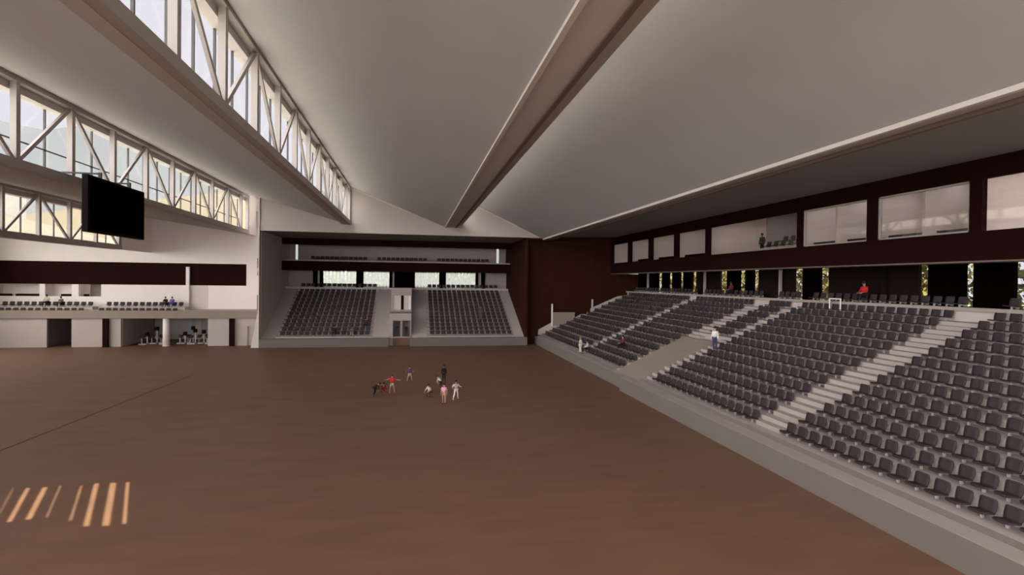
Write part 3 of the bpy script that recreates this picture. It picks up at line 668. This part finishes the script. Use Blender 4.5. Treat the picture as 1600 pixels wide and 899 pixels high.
def person(x, y, z, h, pose, rot, label, top, bottom, skin=SKIN, hair=HAIR, shoe=None, extra=None, short=False, group=None):
    J = dict(POSE['stand']); J.update(POSE[pose]); s_ = h/1.75*K
    J = {k_: Vector(v)*s_ for k_, v in J.items()}
    e = bpy.data.objects.new('person', None); COL.objects.link(e); e.location = Vector((x, y, z))*K; e.rotation_euler = (0, 0, rot); e.empty_display_size = .3
    tag(e, label, 'person', group)
    def toe(a): return J[a]+Vector((0, -.17, -.05))*s_
    def hand(w_, el): d = (J[w_]-J[el]).normalized(); return J[w_]+d*.08*s_
    P = ['pelvis', 'chest', 'neck', 'head', 'shL', 'elL', 'wrL', 'shR', 'elR', 'wrR', 'hiL', 'knL', 'anL', 'hiR', 'knR', 'anR']
    rad = dict(pelvis=.10, chest=.12, neck=.055, head=.095, shL=.06, elL=.042, wrL=.03, shR=.06, elR=.042, wrR=.03, hiL=.085, knL=.058, anL=.042, hiR=.085, knR=.058, anR=.042)
    pts = [(J[p], rad[p]*s_) for p in P]
    pts += [(hand('wrL', 'elL'), (.04*s_, .022*s_)), (hand('wrR', 'elR'), (.04*s_, .022*s_)), (toe('anL'), .035*s_), (toe('anR'), .035*s_)]
    up_ = (J['head']-J['neck']).normalized()
    pts += [(J['head']+up_*.09*s_, .075*s_)]
    ed_ = [(0,1),(1,2),(2,3),(1,4),(4,5),(5,6),(1,7),(7,8),(8,9),(0,10),(10,11),(11,12),(0,13),(13,14),(14,15),(6,16),(9,17),(12,18),(15,19),(3,20)]
    body = skin_mesh(pts, ed_, 'body', skin)
    fm = MB()
    for w_, el in (('wrL', 'elL'), ('wrR', 'elR')):
        d = (J[w_]-J[el]).normalized(); a = d.cross(Vector((1, 0, 0))).normalized(); b_ = d.cross(a)
        hp = hand(w_, el)
        for q_ in range(4):
            L = (.075, .085, .08, .06)[q_]*s_; p0 = hp+a*(q_-1.5)*.019*s_; p1 = p0+d*L*.55+b_*.01*s_; p2 = p1+d*L*.4+b_*.03*s_
            fm.tube(p0, p1, .009*s_, .008*s_, 6).tube(p1, p2, .008*s_, .006*s_, 6)
        p0 = J[w_]+d*.04*s_+a*-.03*s_; fm.tube(p0, p0+(-a*.035+d*.035)*s_, .011*s_, .009*s_, 6)
    hd = J['head']+up_*.03*s_; fwd = Vector((0, -1, 0))
    fm.tube(hd+fwd*.085*s_, hd+fwd*.115*s_-up_*.01*s_, .02*s_, .008*s_, 6)
    for sx in (-1, 1): fm.ball(hd+Vector((sx*.09*s_, 0, 0)), .012*s_, .02*s_, .03*s_, 6, 4)
    body = join(body, fm)
    def child(n_, me_):
        q_ = bpy.data.objects.new(n_, me_); COL.objects.link(q_); q_.parent = e; return q_
    child('body', body)
    # shirt
    sp_ = [(J['pelvis']-(J['chest']-J['pelvis'])*.12, .175*s_), (J['chest'], .185*s_), (J['chest']*.25+J['neck']*.75, .075*s_), (J['shL'], .085*s_), (J['shR'], .085*s_),
           (J['elL'], .062*s_), (J['elR'], .062*s_)]
    se = [(0, 1), (1, 2), (1, 3), (1, 4), (3, 5), (4, 6)]
    if not short:
        sp_ += [(J['wrL'], .048*s_), (J['wrR'], .048*s_)]; se += [(5, 7), (6, 8)]
    child('shirt', skin_mesh(sp_, se, 'shirt', top))
    kf = .35 if short else .95
    def mix(a, b_, t_): return J[a]*(1-t_)+J[b_]*t_
    tp = [(J['pelvis'], .145*s_), (J['hiL'], .105*s_), (J['hiR'], .105*s_)]
    if short: tp += [(mix('hiL', 'knL', .8), .085*s_), (mix('hiR', 'knR', .8), .085*s_)]; te = [(0, 1), (0, 2), (1, 3), (2, 4)]
    else: tp += [(J['knL'], .075*s_), (J['knR'], .075*s_), (mix('knL', 'anL', .92), .06*s_), (mix('knR', 'anR', .92), .06*s_)]; te = [(0, 1), (0, 2), (1, 3), (2, 4), (3, 5), (4, 6)]
    child('shorts' if short else 'trousers', skin_mesh(tp, te, 'trousers', bottom))
    hm = MB(); hc = J['head']+up_*.06*s_-fwd*.022*s_
    hm.ball(hc+up_*.02*s_, .112*s_, .118*s_, .105*s_, 12, 8)
    me_ = bpy.data.meshes.new('hair'); me_.from_pydata([tuple(v) for v in hm.v], [], hm.f); me_.materials.append(hair); me_.update()
    me_.polygons.foreach_set('use_smooth', [True]*len(me_.polygons)); child('hair', me_)
    for a in ('anL', 'anR'):
        sm = MB(); sm.ball(J[a]+Vector((0, -.06, -.045))*s_, .05*s_, .145*s_, .05*s_, 8, 6)
        me_ = bpy.data.meshes.new('shoe'); me_.from_pydata([tuple(v) for v in sm.v], [], sm.f); me_.materials.append(shoe or HAIR); me_.update(); child('shoe', me_)
    return e
C = {k_: cmat(k_+'_cloth', v) for k_, v in dict(black=(.012, .01, .01), darkred=(.17, .015, .012), red=(.50, .02, .02), purple=(.085, .035, .16), mint=(.34, .50, .36), pink=(.62, .30, .38),
      lilac=(.50, .38, .40), white=(.70, .66, .62), jeans=(.035, .045, .10), brown=(.08, .045, .03), cream=(.50, .46, .38), tan=(.40, .33, .20), blue=(.14, .12, .40), maroon=(.12, .02, .03), navy=(.02, .025, .045), green=(.14, .28, .06), grey=(.12, .10, .11)).items()}
G = 'players gathered on the court'
HP = 1.72
person(-3.55, 52.75, 0, HP*.98, 'bend', 0, 'person in black bending forward at the left of the court group', C['black'], C['black'], group=G)
person(-2.75, 53.1, 0, HP, 'crouch', 0.3, 'person in dark red crouching beside the bending player in black', C['darkred'], C['darkred'], skin=SKIN, group=G)
person(-1.95, 53.95, 0, HP, 'reach', 0, 'player in bright red shirt with arms spread and pale shorts', C['red'], C['tan'], group=G, short=True, shoe=C['tan'])
person(-.3, 59.5, 0, HP*.98, 'stride', 0, 'player in purple shirt with legs apart, at the back of the court', C['purple'], C['tan'], group=G, short=True)
person(3.35, 58.6, 0, HP*1.1, 'stand', .2, 'person dressed all in black standing behind the mint green player', C['black'], C['black'], skin=SKD, group=G)
person(2.85, 55.0, 0, HP, 'bend', 2.8, 'player in mint green shirt leaning over behind the pink player', C['mint'], C['brown'], group=G)
person(2.8, 48.5, 0, HP*1.05, 'stand', -.3, 'player in pink top with black shoes, nearest the camera', C['pink'], SKIN, group=G, short=True, shoe=C['black'])
person(4.0, 50.3, 0, HP, 'stride', .3, 'player in pale lilac shirt and white trousers at the right of the group', C['lilac'], C['white'], group=G, shoe=C['white'])
person(1.6, 51.8, 0, HP, 'crouch', -.9, 'crouching player in brown and cream left of the pink player', C['cream'], C['brown'], group=G)
# spectators
person(28.7, 47.6, zt(5), 2.4, 'stand', -1.2, 'man in white shirt and blue jeans standing on the steps beside the ramp', C['white'], C['jeans'])
person(22.3, 69.9, 1.35, 2.3, 'stand', -1.4, 'person in white with a green cap standing at the foot of the stairs', C['cream'], C['white'], hair=C['green'])
person(22.75, 68.5, zt(0), 2.3, 'sit', -R90, 'person in cream top and dark trousers seated in the front row', C['cream'], C['black'])
person(25.35, 62.6, zt(2)+.0, 2.4, 'sit', -R90, 'person in dark red seated in the block left of the ramp', C['maroon'], C['black'])
person(39.6, 41.7, LZ, 2.5, 'sit', -R90, 'person in bright red jacket seated on the top landing', C['red'], C['black'])
person(39.6, 62.2, LZ, 2.4, 'sit', -R90, 'shadowed person in dark red seated on the landing farther back', C['maroon'], C['black'], skin=SKD)
person(37.4, 53.0, 14.3, 2.3, 'stand', -1.3, 'person in dark navy standing in the double width box', C['navy'], C['black'])
person(-12.9, EY+1.75, zt(0), 2.3, 'sit', 0, 'dark dressed spectator seated in the front row of the left end block', C['black'], C['black'])
person(-10.0, EY+1.75, zt(0), 2.2, 'sit', 0, 'spectator in grey seated right of the dark dressed one in the end stand', C['grey'], C['tan'])
person(-8.1, EY+1.75+TR*2, zt(2), 2.2, 'sit', 0, 'dark dressed spectator two rows up at the right of the left end block', C['maroon'], C['black'])
person(12.2, EY+1.3+TR*4, zt(4), 2.6, 'stand', 0, 'dark dressed spectator standing in the right end block', C['grey'], C['grey'])
person(-57.4, 97.7, 6.2, 2.5, 'sit', 0, 'person in cream top seated on the left balcony', C['cream'], C['black'])
person(-55.4, 97.7, 6.2, 2.1, 'sit', 0, 'dark dressed person right of the cream one on the left balcony', C['grey'], C['black'])
person(-40.2, 97.7, 6.2, 2.2, 'sit', 0, 'dark dressed person beside the blue one on the balcony', C['black'], C['navy'])
person(-39.2, 97.7, 6.2, 2.2, 'sit', 0, 'person in blue seated on the balcony', C['blue'], C['blue'])

# ---------------------------------------------------------------- outside
def leaves(cx, cy, z0, z1, r, n, sz, rng):
    m_ = MB()
    for i in range(n):
        while True:
            a, b_, c_ = rng.uniform(-1, 1), rng.uniform(-1, 1), rng.uniform(-1, 1)
            if a*a+b_*b_+c_*c_ < 1: break
        p = Vector((cx+a*r, cy+b_*r, (z0+z1)/2+c_*(z1-z0)/2))
        d = Vector((rng.uniform(-1, 1), rng.uniform(-1, 1), rng.uniform(-1, 1))).normalized(); u = d.orthogonal().normalized(); v = d.cross(u); s_ = sz*rng.uniform(.6, 1.3)
        m_.add([p-u*s_, p-v*s_*.5, p+u*s_, p+v*s_*.5], [(0, 1, 2, 3)])
    return m_
rng = random.Random(3)
def tree(cx, cy, h, r, mt, label, group, n=900, sz=.3):
    t = thing('tree', label, 'tree', (cx, cy, -.45), group)
    MB().tube((cx, cy, -.45), (cx, cy, h*.75), .35, .12, 10).build('trunk', M['bark'], t)
    leaves(cx, cy, 4.0, h, r, n, sz, rng).build('foliage', M[mt], t)
for i in range(13):
    y = 30+i*5.6
    tree(49+rng.uniform(-.8, .8), y, rng.uniform(14, 19), 3.4, 'leaf', 'yellow green tree outside seen through the narrow slots behind the right stand', 'trees outside the right slots', 1100, .40)
for i in range(6):
    tree(-19+i*6.6, 122+rng.uniform(-1, 1), 17, 4.2, 'leafg', 'green tree outside seen through the slatted end windows', 'trees outside the end windows', 1500, .5)
# hills and buildings seen through the high glazing
hp = [(-700, 0)]
for i in range(29):
    x = -700+i*28; hp.append((x, max(45, 101-(x+140)*.22)+6*math.sin(i*.9)+4*math.sin(i*2.1+1)))
hp.append((84, 0)); m = MB()
for (xa, za), (xb, zb_) in zip(hp[1:-1], hp[2:-1]): xz([(xa, -1), (xb, -1), (xb, zb_), (xa, za)], 520, 620, m)
tag(m.build('hill', M['hill']), 'hazy blue grey hillside outside beyond the left glazing', 'hill')
b = thing('building', 'large cream building outside seen through the left glazing', 'building', (-100, 200, 0))
MB().box(-150, -52, 204, 240, -1, 24).build('wall', M['hall'], b)
xz([(-152, 23), (-50, 23), (-50, 42), (-65, 40.7), (-105, 34), (-131, 30), (-152, 27)], 200, 244).build('roof', M['hall'], b)
